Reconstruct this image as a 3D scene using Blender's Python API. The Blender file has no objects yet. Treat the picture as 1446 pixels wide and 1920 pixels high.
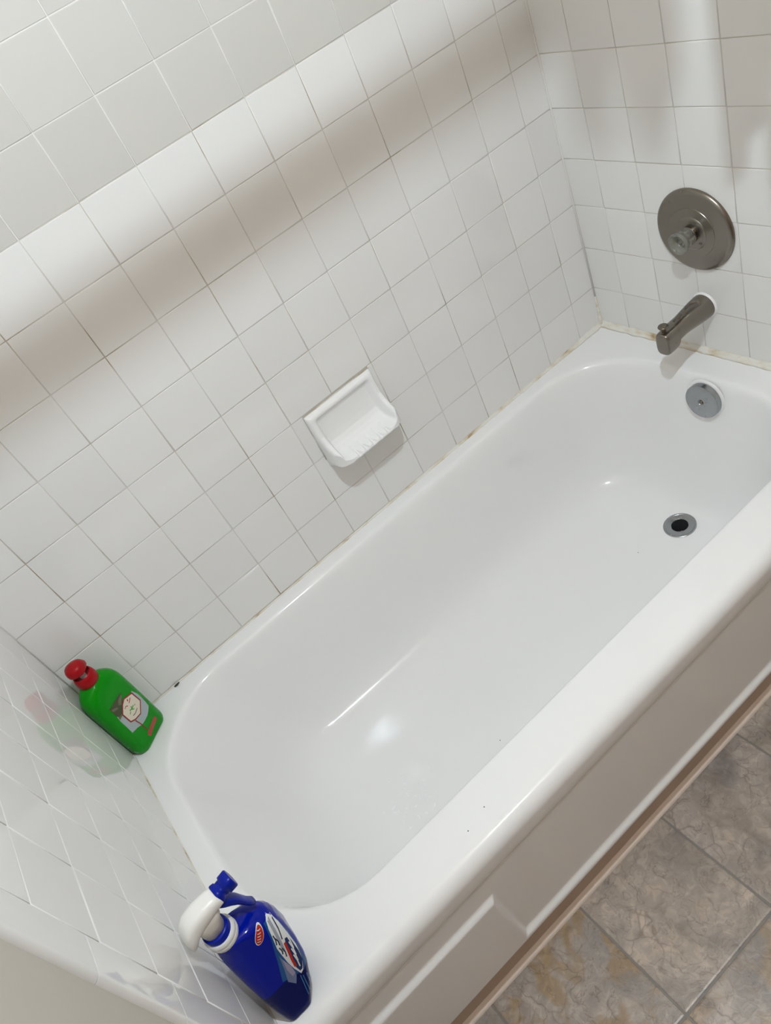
import bpy, bmesh, math, random
from mathutils import Vector, Matrix, noise
from mathutils.bvhtree import BVHTree

# ------------------------------------------------------------------ camera, world, exposure
sc = bpy.context.scene
COL = sc.collection
R = random.Random(7)
cam = bpy.data.cameras.new('camera')
cam.sensor_fit = 'HORIZONTAL'
cam.sensor_width = 36.0
cam.lens = 36.0 * 1455.325 / 1446.0
cam.clip_start = 0.02
camo = bpy.data.objects.new('camera', cam)
COL.objects.link(camo)
RW = ((0.73950792, -0.5612896, -0.37159389),
      (-0.62760102, -0.37529437, -0.68210784),
      (0.24340294, 0.73763685, -0.62979908))
camo.matrix_world = Matrix(((RW[0][0], -RW[1][0], -RW[2][0], -1.19660567),
                            (RW[0][1], -RW[1][1], -RW[2][1], -1.33750263),
                            (RW[0][2], -RW[1][2], -RW[2][2], 1.13082981),
                            (0, 0, 0, 1)))
sc.camera = camo
sc.view_settings.view_transform = 'Standard'
sc.view_settings.look = 'None'
sc.view_settings.gamma = 1.0
sc.view_settings.use_curve_mapping = False
sc.view_settings.exposure = 0.0
world = bpy.data.worlds.new('world')
sc.world = world
world.use_nodes = True
world.node_tree.nodes['Background'].inputs[0].default_value = (0.05, 0.05, 0.05, 1)
sc.cycles.max_bounces = 12
sc.cycles.diffuse_bounces = 7
sc.cycles.use_denoising = True

# bulbs of the ceiling fixture: position (rim of the tub is z = 0), emission strength
BULBS = [((-0.870, -1.06, 1.735), 3330.0)]
BULB_R = 0.020
BULB_COLOR = (0.77, 0.90, 1.0)

FLOOR = -0.395
CEIL = 1.95
P = 0.1095          # wall tile pitch
XL = -1.4982        # face of the tiles on the left wall

# ------------------------------------------------------------------ helpers
def link(o, parent=None):
    COL.objects.link(o)
    if parent:
        o.parent = parent
    return o

def mesh(name, verts, faces, mats, smooth=True, mi=None):
    me = bpy.data.meshes.new(name)
    me.from_pydata([tuple(v) for v in verts], [], faces)
    for m in (mats if isinstance(mats, (list, tuple)) else [mats]):
        me.materials.append(m)
    for i, p in enumerate(me.polygons):
        p.use_smooth = smooth
        if mi:
            p.material_index = mi[i]
    me.update()
    return me

def obj(name, me, parent=None, **props):
    o = link(bpy.data.objects.new(name, me), parent)
    for k, v in props.items():
        o[k] = v
    return o

def empty(name, loc, label, category, rot=(0, 0, 0), **props):
    o = link(bpy.data.objects.new(name, None))
    o.empty_display_size = 0.02
    o.location = loc
    o.rotation_euler = rot
    o['label'] = label
    o['category'] = category
    for k, v in props.items():
        o[k] = v
    return o

def box(x0, x1, y0, y1, z0, z1):
    v = [(x0, y0, z0), (x1, y0, z0), (x1, y1, z0), (x0, y1, z0), (x0, y0, z1), (x1, y0, z1), (x1, y1, z1), (x0, y1, z1)]
    f = [(0, 3, 2, 1), (4, 5, 6, 7), (0, 1, 5, 4), (1, 2, 6, 5), (2, 3, 7, 6), (3, 0, 4, 7)]
    return v, f

def bxm(name, b, mat, parent=None, **props):
    v, f = box(*b)
    return obj(name, mesh(name, v, f, mat, smooth=False), parent, **props)

def rings(rs, closed=True, cap0=False, cap1=False, flip=False):
    """skin a list of equally long point rings"""
    n = len(rs[0])
    v = [p for r in rs for p in r]
    f = []
    for i in range(len(rs) - 1):
        for j in range(n if closed else n - 1):
            k = (j + 1) % n
            q = (i * n + j, i * n + k, (i + 1) * n + k, (i + 1) * n + j)
            f.append(q[::-1] if flip else q)
    if cap0:
        q = tuple(range(n)); f.append(q if flip else q[::-1])
    if cap1:
        b = (len(rs) - 1) * n; q = tuple(range(b, b + n)); f.append(q[::-1] if flip else q)
    return v, f

def lathe(prof, n=48, cap0=False, cap1=False):
    """prof: list of (radius, height) around local z"""
    rs = [[(r * math.cos(2 * math.pi * j / n), r * math.sin(2 * math.pi * j / n), h) for j in range(n)] for r, h in prof]
    return rings(rs, True, cap0, cap1)

def rrect(hx, hy, r, z, n=6, m=3, cx=0.0, cy=0.0):
    """rounded rectangle ring, counter-clockwise"""
    r = min(r, hx * 0.999, hy * 0.999)
    pts = []
    cs = [(hx - r, hy - r, 0), (-hx + r, hy - r, 90), (-hx + r, -hy + r, 180), (hx - r, -hy + r, 270)]
    for i, (ax, ay, a0) in enumerate(cs):
        arc = [(ax + r * math.cos(math.radians(a0 + 90 * t / n)), ay + r * math.sin(math.radians(a0 + 90 * t / n))) for t in range(n + 1)]
        pts += arc
        bx, by, b0 = cs[(i + 1) % 4]
        e = (bx + r * math.cos(math.radians(b0)), by + r * math.sin(math.radians(b0)))
        for t in range(1, m + 1):
            s = t / (m + 1)
            pts.append((arc[-1][0] * (1 - s) + e[0] * s, arc[-1][1] * (1 - s) + e[1] * s))
    return [(cx + x, cy + y, z) for x, y in pts]

def lerp_table(tab, z):
    if z <= tab[0][0]:
        return tab[0][1:]
    for a, b in zip(tab, tab[1:]):
        if z <= b[0]:
            t = (z - a[0]) / (b[0] - a[0])
            return tuple(p * (1 - t) + q * t for p, q in zip(a[1:], b[1:]))
    return tab[-1][1:]

def sstep(a, b, x):
    t = max(0.0, min(1.0, (x - a) / (b - a)))
    return t * t * (3 - 2 * t)

def tube(path, rad, n=10):
    rs = []
    for i, p in enumerate(path):
        p = Vector(p)
        d = (Vector(path[min(i + 1, len(path) - 1)]) - Vector(path[max(i - 1, 0)])).normalized()
        a = d.cross(Vector((0.13, 0.27, 0.95)))
        if a.length < 1e-3:
            a = d.cross(Vector((1, 0, 0)))
        a.normalize(); b = d.cross(a)
        r = rad[i] if isinstance(rad, (list, tuple)) else rad
        rs.append([p + (a * math.cos(2 * math.pi * j / n) + b * math.sin(2 * math.pi * j / n)) * r for j in range(n)])
    return rings(rs, True, True, True)

# ------------------------------------------------------------------ materials
def mat(name, color, rough=0.4, metal=0.0, **kw):
    m = bpy.data.materials.new(name)
    m.use_nodes = True
    b = m.node_tree.nodes['Principled BSDF']
    b.inputs['Base Color'].default_value = (*color, 1)
    b.inputs['Roughness'].default_value = rough
    b.inputs['Metallic'].default_value = metal
    for k, v in kw.items():
        b.inputs[k.replace('_', ' ')].default_value = v
    return m

def nd(m, t, **kw):
    n = m.node_tree.nodes.new(t)
    for k, v in kw.items():
        if hasattr(n, k) and k not in ('inputs',):
            setattr(n, k, v)
        else:
            n.inputs[k].default_value = v
    return n

def ln(m, a, b):
    m.node_tree.links.new(a, b)

def bsdf(m):
    return m.node_tree.nodes['Principled BSDF']

def ramp(m, fac, stops):
    r = m.node_tree.nodes.new('ShaderNodeValToRGB')
    e = r.color_ramp.elements
    while len(e) > 1:
        e.remove(e[-1])
    e[0].position, e[0].color = stops[0][0], (*stops[0][1], 1)
    for p, c in stops[1:]:
        k = e.new(p); k.color = (*c, 1)
    ln(m, fac, r.inputs[0])
    return r.outputs[0]

def mix(m, fac, a, b, mode='MIX'):
    n = m.node_tree.nodes.new('ShaderNodeMix')
    n.data_type = 'RGBA'; n.blend_type = mode
    for s, v in ((n.inputs[0], fac), (n.inputs[6], a), (n.inputs[7], b)):
        if isinstance(v, (int, float)):
            s.default_value = v
        elif isinstance(v, tuple):
            s.default_value = (*v, 1)
        else:
            ln(m, v, s)
    return n.outputs[2]

def noise_bump(m, scale, strength, dist=0.001, detail=2.0, coord='Object'):
    tc = nd(m, 'ShaderNodeTexCoord')
    nz = nd(m, 'ShaderNodeTexNoise'); nz.inputs['Scale'].default_value = scale; nz.inputs['Detail'].default_value = detail
    ln(m, tc.outputs[coord], nz.inputs['Vector'])
    bp = nd(m, 'ShaderNodeBump'); bp.inputs['Strength'].default_value = strength; bp.inputs['Distance'].default_value = dist
    ln(m, nz.outputs[0], bp.inputs['Height'])
    ln(m, bp.outputs[0], bsdf(m).inputs['Normal'])
    return nz

def tile_mat(name, col):
    m = mat(name, col, 0.014)
    oi = nd(m, 'ShaderNodeObjectInfo')
    c = ramp(m, oi.outputs['Random'], [(0, tuple(v * 0.975 for v in col)), (1, tuple(min(v * 1.02, 0.95) for v in col))])
    ln(m, c, bsdf(m).inputs['Base Color'])
    geo = nd(m, 'ShaderNodeNewGeometry')
    nz = nd(m, 'ShaderNodeTexNoise'); nz.inputs['Scale'].default_value = 22.0; nz.inputs['Detail'].default_value = 1.0
    ln(m, geo.outputs['Position'], nz.inputs['Vector'])
    bp = nd(m, 'ShaderNodeBump'); bp.inputs['Strength'].default_value = 0.022; bp.inputs['Distance'].default_value = 0.002
    ln(m, nz.outputs[0], bp.inputs['Height']); ln(m, bp.outputs[0], bsdf(m).inputs['Normal'])
    return m

M = {}
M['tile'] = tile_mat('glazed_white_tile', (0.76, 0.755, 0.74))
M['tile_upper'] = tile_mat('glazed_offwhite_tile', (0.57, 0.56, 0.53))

def grout_mat():
    m = mat('grout', (0.62, 0.60, 0.55), 0.85)
    geo = nd(m, 'ShaderNodeNewGeometry')
    nz = nd(m, 'ShaderNodeTexNoise'); nz.inputs['Scale'].default_value = 9.0; nz.inputs['Detail'].default_value = 4.0
    ln(m, geo.outputs['Position'], nz.inputs['Vector'])
    c = ramp(m, nz.outputs[0], [(0.40, (0.62, 0.60, 0.56)), (0.58, (0.52, 0.48, 0.41)), (0.70, (0.30, 0.22, 0.13))])
    ln(m, c, bsdf(m).inputs['Base Color'])
    return m
M['grout'] = grout_mat()
M['grout_white'] = mat('grout_white', (0.72, 0.70, 0.66), 0.8)

def caulk_mat():
    m = mat('caulk', (0.74, 0.70, 0.60), 0.45)
    geo = nd(m, 'ShaderNodeNewGeometry')
    mp = nd(m, 'ShaderNodeMapping'); mp.inputs['Scale'].default_value = (20, 20, 60)
    ln(m, geo.outputs['Position'], mp.inputs['Vector'])
    nz = nd(m, 'ShaderNodeTexNoise'); nz.inputs['Scale'].default_value = 1.0; nz.inputs['Detail'].default_value = 5.0
    ln(m, mp.outputs[0], nz.inputs['Vector'])
    c = ramp(m, nz.outputs[0], [(0.46, (0.76, 0.74, 0.68)), (0.60, (0.66, 0.59, 0.47)), (0.72, (0.38, 0.27, 0.14))])
    ln(m, c, bsdf(m).inputs['Base Color'])
    return m
M['caulk'] = caulk_mat()

M['enamel'] = mat('white_enamel', (0.82, 0.82, 0.82), 0.09)
noise_bump(M['enamel'], 14.0, 0.03, 0.002, 1.0)
M['ceramic'] = mat('white_ceramic', (0.82, 0.82, 0.82), 0.10)
M['paint'] = mat('wall_paint', (0.50, 0.465, 0.41), 0.7)
noise_bump(M['paint'], 260.0, 0.15, 0.0006)
M['ceiling'] = mat('ceiling_paint', (0.60, 0.47, 0.37), 0.85)
M['tan'] = mat('tan_wall_paint', (0.44, 0.30, 0.21), 0.8)
M['vinyl'] = mat('beige_vinyl', (0.54, 0.43, 0.35), 0.5)
M['toe'] = mat('toe_strip', (0.82, 0.72, 0.64), 0.45)  # toe of the vinyl base, colour lightened for the light its top catches
M['chip'] = mat('dark_chip', (0.03, 0.03, 0.03), 0.6)

def metal_mat(name, col, rough, streak=0.0):
    m = mat(name, col, rough, 1.0)
    if streak:
        tc = nd(m, 'ShaderNodeTexCoord')
        nz = nd(m, 'ShaderNodeTexNoise'); nz.inputs['Scale'].default_value = 60.0; nz.inputs['Detail'].default_value = 4.0
        ln(m, tc.outputs['Object'], nz.inputs['Vector'])
        mr = nd(m, 'ShaderNodeMapRange')
        mr.inputs['To Min'].default_value = rough - streak; mr.inputs['To Max'].default_value = rough + streak
        ln(m, nz.outputs[0], mr.inputs['Value']); ln(m, mr.outputs[0], bsdf(m).inputs['Roughness'])
    return m
M['nickel'] = metal_mat('brushed_nickel', (0.25, 0.225, 0.195), 0.28, 0.015)
M['nickel_dark'] = metal_mat('dark_nickel', (0.22, 0.19, 0.16), 0.25)
M['chrome'] = metal_mat('worn_chrome', (0.36, 0.375, 0.39), 0.26, 0.06)
M['black'] = mat('black_rubber', (0.003, 0.003, 0.004), 0.15, Specular_IOR_Level=0.15)
M['acrylic'] = mat('clear_acrylic', (0.68, 0.69, 0.63), 0.18, Transmission_Weight=0.82, IOR=1.46)
M['water'] = mat('water', (0.95, 0.955, 0.96), 0.03, Transmission_Weight=0.08, IOR=1.33)  # almost opaque white, the glints of the drops put into the colour

M['green'] = mat('green_plastic', (0.0005, 0.25, 0.001), 0.07, Specular_IOR_Level=0.22)
M['red'] = mat('red_plastic', (0.33, 0.002, 0.006), 0.35, Specular_IOR_Level=0.22)
M['nozzle_white'] = mat('white_plastic', (0.72, 0.72, 0.70), 0.3)
M['blue'] = mat('blue_plastic', (0.0005, 0.008, 0.27), 0.09, Specular_IOR_Level=0.22)
M['navy'] = mat('navy_plastic', (0.0005, 0.004, 0.085), 0.12, Specular_IOR_Level=0.22)
M['trigger_blue'] = mat('trigger_blue', (0.001, 0.012, 0.27), 0.28, Specular_IOR_Level=0.22)
M['shroud'] = mat('sprayer_white', (0.80, 0.79, 0.76), 0.28)
M['shank'] = mat('sprayer_cream', (0.62, 0.60, 0.55), 0.35)
for nm, c in dict(p_white=(0.70, 0.72, 0.74), p_silver=(0.30, 0.33, 0.38), p_red=(0.42, 0.02, 0.015), p_dark=(0.02, 0.03, 0.06),
                  p_teal=(0.005, 0.07, 0.24), p_oval=(0.006, 0.025, 0.11), p_badge=(0.70, 0.62, 0.50), p_badgerim=(0.22, 0.015, 0.01),
                  p_leaf=(0.045, 0.055, 0.012), p_leaf2=(0.12, 0.13, 0.06), p_sweep=(0.36, 0.42, 0.42), p_tag=(0.34, 0.06, 0.03), p_green=(0.06, 0.33, 0.05),
                  p_grey=(0.13, 0.17, 0.30), p_lilac=(0.30, 0.28, 0.42), p_sky=(0.03, 0.16, 0.42)).items():
    M[nm] = mat(nm, c, 0.25)

def slate_mat():
    m = mat('slate_vinyl', (0.3, 0.26, 0.22), 0.33)
    tc = nd(m, 'ShaderNodeTexCoord'); oi = nd(m, 'ShaderNodeObjectInfo')
    sh = nd(m, 'ShaderNodeVectorMath', operation='MULTIPLY_ADD')
    comb = nd(m, 'ShaderNodeCombineXYZ')
    for i, k in enumerate((37.0, 61.0, 13.0)):
        mm = nd(m, 'ShaderNodeMath', operation='MULTIPLY'); mm.inputs[1].default_value = k
        ln(m, oi.outputs['Random'], mm.inputs[0]); ln(m, mm.outputs[0], comb.inputs[i])
    sh.inputs[1].default_value = (1, 1, 1)
    ln(m, tc.outputs['Object'], sh.inputs[0]); ln(m, comb.outputs[0], sh.inputs[2])
    v = sh.outputs[0]
    big = nd(m, 'ShaderNodeTexNoise'); big.inputs['Scale'].default_value = 7.0; big.inputs['Detail'].default_value = 6.0; big.inputs['Distortion'].default_value = 1.2
    fine = nd(m, 'ShaderNodeTexNoise'); fine.inputs['Scale'].default_value = 55.0; fine.inputs['Detail'].default_value = 6.0; fine.inputs['Distortion'].default_value = 0.8
    och = nd(m, 'ShaderNodeTexNoise'); och.inputs['Scale'].default_value = 11.0; och.inputs['Detail'].default_value = 3.0; och.inputs['Distortion'].default_value = 1.5
    ridge = nd(m, 'ShaderNodeTexNoise'); ridge.inputs['Scale'].default_value = 12.0; ridge.inputs['Detail'].default_value = 6.0; ridge.inputs['Distortion'].default_value = 1.8
    for n in (big, fine, och, ridge):
        ln(m, v, n.inputs['Vector'])
    c = ramp(m, big.outputs[0], [(0.30, (0.25, 0.23, 0.215)), (0.46, (0.36, 0.325, 0.295)), (0.60, (0.46, 0.405, 0.36)), (0.75, (0.32, 0.29, 0.265))])
    off = nd(m, 'ShaderNodeVectorMath', operation='ADD'); off.inputs[1].default_value = (3.3, 1.7, 9.1)
    ln(m, v, off.inputs[0]); ln(m, off.outputs[0], och.inputs['Vector'])
    of = ramp(m, och.outputs[0], [(0.47, (0, 0, 0)), (0.60, (0.7, 0.7, 0.7))])
    # how much ochre a tile carries comes with the tile itself
    sp_ = nd(m, 'ShaderNodeSeparateColor'); ln(m, oi.outputs['Color'], sp_.inputs[0])
    cmb = nd(m, 'ShaderNodeCombineColor')
    for k in range(3):
        ln(m, sp_.outputs[0], cmb.inputs[k])
    of2 = mix(m, 1.0, of, cmb.outputs[0], 'MULTIPLY')
    c = mix(m, of2, c, (0.36, 0.26, 0.15))
    # thin dark cracks and pale veins where the ridge noise crosses its middle
    ab = nd(m, 'ShaderNodeMath', operation='SUBTRACT'); ab.inputs[1].default_value = 0.5; ln(m, ridge.outputs[0], ab.inputs[0])
    ab2 = nd(m, 'ShaderNodeMath', operation='ABSOLUTE'); ln(m, ab.outputs[0], ab2.inputs[0])
    crack = ramp(m, ab2.outputs[0], [(0.0, (0.5, 0.5, 0.5)), (0.009, (0, 0, 0))])
    c = mix(m, crack, c, (0.13, 0.095, 0.07))
    ab3 = nd(m, 'ShaderNodeMath', operation='SUBTRACT'); ab3.inputs[1].default_value = 0.52; ln(m, fine.outputs[0], ab3.inputs[0])
    ab4 = nd(m, 'ShaderNodeMath', operation='ABSOLUTE'); ln(m, ab3.outputs[0], ab4.inputs[0])
    vein = ramp(m, ab4.outputs[0], [(0.0, (0.30, 0.30, 0.30)), (0.02, (0, 0, 0))])
    c = mix(m, vein, c, (0.18, 0.14, 0.11))
    vor = nd(m, 'ShaderNodeTexVoronoi', feature='DISTANCE_TO_EDGE'); vor.inputs['Scale'].default_value = 17.0
    wob = nd(m, 'ShaderNodeTexNoise'); wob.inputs['Scale'].default_value = 14.0; wob.inputs['Detail'].default_value = 3.0
    ln(m, v, wob.inputs['Vector'])
    wadd = nd(m, 'ShaderNodeVectorMath', operation='MULTIPLY_ADD'); wadd.inputs[1].default_value = (0.09, 0.09, 0.09)
    ln(m, wob.outputs['Color'], wadd.inputs[0]); ln(m, v, wadd.inputs[2]); ln(m, wadd.outputs[0], vor.inputs['Vector'])
    vc = ramp(m, vor.outputs['Distance'], [(0.0, (0.75, 0.75, 0.75)), (0.03, (0.12, 0.12, 0.12)), (0.09, (0, 0, 0))])
    msk = ramp(m, big.outputs[0], [(0.46, (0, 0, 0)), (0.56, (0.8, 0.8, 0.8))])
    c = mix(m, mix(m, 1.0, vc, msk, 'MULTIPLY'), c, (0.17, 0.135, 0.11))
    grain = ramp(m, fine.outputs[0], [(0.30, (0.78, 0.78, 0.78)), (0.70, (1.16, 1.15, 1.13))])
    c = mix(m, 1.0, c, grain, 'MULTIPLY')
    tint = ramp(m, oi.outputs['Random'], [(0.0, (0.86, 0.86, 0.88)), (0.5, (1.04, 1.0, 0.96)), (1.0, (0.97, 0.98, 1.0))])
    c = mix(m, 1.0, c, tint, 'MULTIPLY')
    ln(m, c, bsdf(m).inputs['Base Color'])
    h = nd(m, 'ShaderNodeMath', operation='MULTIPLY_ADD'); h.inputs[1].default_value = 0.6
    ln(m, fine.outputs[0], h.inputs[0]); ln(m, big.outputs[0], h.inputs[2])
    bp = nd(m, 'ShaderNodeBump'); bp.inputs['Strength'].default_value = 0.5; bp.inputs['Distance'].default_value = 0.002
    ln(m, h.outputs[0], bp.inputs['Height']); ln(m, bp.outputs[0], bsdf(m).inputs['Normal'])
    return m
M['slate'] = slate_mat()
M['floor_joint'] = mat('floor_joint', (0.20, 0.185, 0.17), 0.5)

# ------------------------------------------------------------------ room shell
wall_back = bxm('wall_back', (-1.62, 0.12, 0.008, 0.12, FLOOR - 0.05, CEIL), M['paint'], kind='structure')
wall_right = bxm('wall_right', (0.008, 0.12, -2.3, 0.008, FLOOR - 0.05, CEIL), M['paint'], kind='structure')
wall_left = bxm('wall_left', (-1.62, XL - 0.0075, -2.3, 0.008, FLOOR - 0.05, CEIL), M['paint'], kind='structure')
wall_front = bxm('wall_front', (-1.62, 0.12, -2.42, -2.3, FLOOR - 0.05, CEIL), M['tan'], kind='structure')
ceiling = bxm('ceiling', (-1.62, 0.12, -2.42, 0.12, CEIL, CEIL + 0.08), M['ceiling'], kind='structure')
floor = bxm('floor', (-1.62, 0.12, -2.42, 0.12, FLOOR - 0.05, FLOOR - 0.0012), M['floor_joint'], kind='structure')

# ---- wall tiles
GAP, BEV, TH = 0.0013, 0.0013, 0.0045
_tm = {}
def tile_mesh(w, h, m):
    key = (round(w, 4), round(h, 4), m.name)
    if key in _tm:
        return _tm[key]
    prof = [(0.0, -TH), (0.0, -BEV), (BEV * 0.3, -BEV * 0.3), (BEV, 0.0)]
    rs = [[(i, i, z), (w - i, i, z), (w - i, h - i, z), (i, h - i, z)] for i, z in prof]
    v, f = rings(rs, True, False, True)
    me = mesh('tile', v, f, m, smooth=True)
    nrm = []
    for ri, (i, z) in enumerate(prof):
        for cx, cy in ((-1, -1), (1, -1), (1, 1), (-1, 1)):
            k = (1.0, 1.0, 0.7, 0.0)[ri]; up = (0.0, 0.35, 0.7, 1.0)[ri]
            nrm.append(Vector((cx * k * 0.7, cy * k * 0.7, up + 1e-3)).normalized())
    me.normals_split_custom_set_from_vertices(nrm)
    _tm[key] = me
    return me

FRAMES = {'back': Matrix(((1, 0, 0), (0, 0, -1), (0, 1, 0))),
          'right': Matrix(((0, 0, -1), (-1, 0, 0), (0, 1, 0))),
          'left': Matrix(((0, 0, 1), (1, 0, 0), (0, 1, 0)))}
def put_tile(side, parent, a0, a1, z0, z1, m, name='tile', jitter=True):
    """a0..a1 along the wall's own horizontal axis (back: x, right: -y, left: y)"""
    w, h = a1 - a0 - GAP, z1 - z0 - GAP
    if w < 0.004 or h < 0.004:
        return
    o = obj(name, tile_mesh(w, h, m), parent)
    F = FRAMES[side].copy()
    base = {'back': Vector((0, 0, 0)), 'right': Vector((0, 0, 0)), 'left': Vector((XL, 0, 0))}[side]
    pos = base + F @ Vector((a0 + GAP / 2, z0 + GAP / 2, 0))
    if jitter:
        rx, ry = R.gauss(0, 0.0016), R.gauss(0, 0.0016)
        F = F @ Matrix.Rotation(rx, 3, 'X') @ Matrix.Rotation(ry, 3, 'Y')
        pos += FRAMES[side] @ Vector((R.uniform(-2e-4, 2e-4), R.uniform(-2e-4, 2e-4), R.uniform(-3.5e-4, 1e-4)))
    o.matrix_world = Matrix.Translation(pos) @ F.to_4x4()
    return o

def tile_field(side, parent, cells, m):
    V, Fc = [], []
    F = FRAMES[side]; base = Vector((XL, 0, 0)) if side == 'left' else Vector((0, 0, 0))
    for a0, a1, z0, z1 in cells:
        b = len(V); g = GAP / 2
        for zz, i in ((-TH, 0), (-BEV, 0), (0, BEV)):
            for p in ((a0 + g + i, z0 + g + i), (a1 - g - i, z0 + g + i), (a1 - g - i, z1 - g - i), (a0 + g + i, z1 - g - i)):
                V.append(base + F @ Vector((*p, zz)))
        for r in (0, 4):
            for j in range(4):
                k = (j + 1) % 4
                Fc.append((b + r + j, b + r + k, b + r + 4 + k, b + r + 4 + j))
        Fc.append((b + 8, b + 9, b + 10, b + 11))
    return obj('tile_field', mesh('tile_field', V, Fc, m, smooth=False), parent, kind='stuff')

GR = 0.0011
bxm('grout_bed', (XL - 0.007, 0.007, GR, 0.009, -0.01, 8 * P + 0.0005), M['grout'], wall_back)
bxm('grout_bed', (XL - 0.007, 0.007, GR, 0.009, 8 * P + 0.0005, 13 * P), M['grout_white'], wall_back)
bxm('grout_bed', (GR, 0.009, -0.802, 0.0, FLOOR, 13 * P), M['grout'], wall_right)
bxm('grout_bed', (XL - 0.0085, XL - GR, -0.790, 0.0, FLOOR, 13 * P), M['grout_white'], wall_left)

A0 = 0.7096 * P
bx = [0.0] + [-(A0 + k * P) for k in range(0, 13)] + [XL]        # vertical joints of the back wall
DISH = (-0.8150, -0.6370, 2 * P - 0.0095, 3 * P - 0.007)
upper_cells = []
for r in range(13):
    z0, z1 = (0.004 if r == 0 else r * P), (r + 1) * P
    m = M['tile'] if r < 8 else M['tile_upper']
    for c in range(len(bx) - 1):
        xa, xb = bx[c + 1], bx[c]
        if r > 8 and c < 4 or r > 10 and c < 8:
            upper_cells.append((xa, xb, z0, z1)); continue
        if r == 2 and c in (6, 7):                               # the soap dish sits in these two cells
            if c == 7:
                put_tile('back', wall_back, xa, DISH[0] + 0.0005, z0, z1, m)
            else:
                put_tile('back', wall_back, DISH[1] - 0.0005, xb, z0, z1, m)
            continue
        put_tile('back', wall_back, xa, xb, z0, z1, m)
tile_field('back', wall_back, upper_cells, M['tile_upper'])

B0 = 0.8353 * P
ry = [0.0] + [B0 + k * P for k in range(0, 7)]
cells = []
for r in range(13):
    z0, z1 = (0.004 if r == 0 else r * P), (r + 1) * P
    for c in range(len(ry) - 1):
        if r < 9 and c < 6:
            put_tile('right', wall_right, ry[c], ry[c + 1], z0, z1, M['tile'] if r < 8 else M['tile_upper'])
        else:
            cells.append((ry[c], ry[c + 1], z0, z1))
cells += [(ry[-1], 0.80, k * P, (k + 1) * P) for k in range(-3, 13)]
tile_field('right', wall_right, cells, M['tile'])

LZ0, LP = 0.0006, 0.1080
ly = [0.0] + [-(0.83 * P + k * 1.0 * P) for k in range(0, 7)]
cells = []
for r in range(13):
    z0, z1 = (0.004 if r == 0 else LZ0 + r * LP), LZ0 + (r + 1) * LP
    for c in range(len(ly) - 1):
        if r < 7:
            put_tile('left', wall_left, ly[c + 1], ly[c], z0, z1, M['tile'])
        else:
            cells.append((ly[c + 1], ly[c], z0, z1))
tile_field('left', wall_left, cells, M['tile'])
# bullnose edge pieces, 15 cm long, rounded over on to the painted wall
def bullnose(z0, z1):
    h = z1 - z0 - GAP
    ye, yi = -0.8035, ly[-1] - GAP / 2
    prof = [(yi, -TH), (yi, -0.0004), (yi - BEV, 0.0), (ye + 0.010, 0.0)]
    prof += [(ye + 0.010 - 0.010 * math.sin(a), -0.010 + 0.010 * math.cos(a)) for a in [math.radians(15 * k) for k in range(1, 7)]]
    prof += [(ye, -0.0105)]
    rs = [[(XL + d, y, z0 + GAP / 2 + (0 if zi == 0 else h)) for y, d in prof] for zi in (0, 1)]
    v, f = rings(rs, False)
    n = len(prof)
    f.append(tuple(range(n))); f.append(tuple(range(2 * n - 1, n - 1, -1)))
    me = mesh('bullnose_tile', v, f, M['tile'], smooth=True)
    me.set_sharp_from_angle(angle=math.radians(50))
    return obj('bullnose_tile', me, wall_left)
zb = 0.297 - 0.1605 * 5
while zb < 13 * P - 0.02:
    bullnose(zb, zb + 0.1605); zb += 0.1605

# ---- floor tiles, about 23 cm slate-look squares
FX, FY, FW, FH = -0.8125, -0.7665, 0.2290, 0.2240
_fm = {}
def floor_tile(x0, x1, y0, y1):
    g = 0.0032; w, h = x1 - x0 - g, y1 - y0 - g
    key = (round(w, 3), round(h, 3))
    if key not in _fm:
        rs = []
        for i, z in ((0, -0.004), (0, -0.0014), (0.0012, -0.0003), (0.004, 0.0)):
            rs.append([(s * (w / 2 - i), t * (h / 2 - i), z) for s, t in ((-1, -1), (1, -1), (1, 1), (-1, 1))])
        v, f = rings(rs, True, False, True)
        _fm[key] = mesh('floor_tile', v, f, M['slate'], smooth=False)
    o = obj('floor_tile', _fm[key], floor)
    o.location = ((x0 + x1) / 2, (y0 + y1) / 2, FLOOR)
    return o
for i in range(-4, 5):
    for j in range(0, 8):
        x0, y1 = FX + i * FW, FY - j * FH
        x1, y0 = x0 + FW, y1 - FH
        if j == 0:
            y1 = -0.752
        x0c, x1c, y0c = max(x0, XL - 0.0075), min(x1, 0.008), max(y0, -2.3)
        if x1c - x0c > 0.02 and y1 - y0c > 0.02:
            o = floor_tile(x0c, x1c, y0c, y1)
            o.color = ({(-1, 0): 0.12, (-2, 0): 1.25, (0, 0): 0.25, (-1, 1): 0.8, (1, 0): 0.3}.get((i, j), R.uniform(0.1, 1.0)), 0, 0, 1)

# ---- beige vinyl base strip under the tub apron, with its little toe
v, f = [], []
prof = [(-0.738, FLOOR), (-0.738, -0.304), (-0.7455, -0.304), (-0.7475, -0.3065), (-0.7478, FLOOR)]
rs = [[(x, y, z) for y, z in prof] for x in (XL + 0.001, -0.001)]
v, f = rings(rs, False, flip=True)
bb = obj('baseboard_front', mesh('baseboard_front', v, f, M['vinyl'], smooth=True), kind='structure')
bb.data.set_sharp_from_angle(angle=math.radians(40))
prof = [(-0.7470, FLOOR + 0.0120), (-0.7490, FLOOR + 0.0105), (-0.7525, FLOOR + 0.0090), (-0.7560, FLOOR + 0.0070), (-0.7582, FLOOR + 0.0040), (-0.7588, FLOOR)]
rs = [[(x, y, z) for y, z in prof] for x in (XL + 0.001, -0.001)]
v, f = rings(rs, False, flip=True)
obj('toe_strip', mesh('toe_strip', v, f, M['toe'], smooth=True), bb, label='toe strip of the base, coloured paler for the light it catches')

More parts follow.
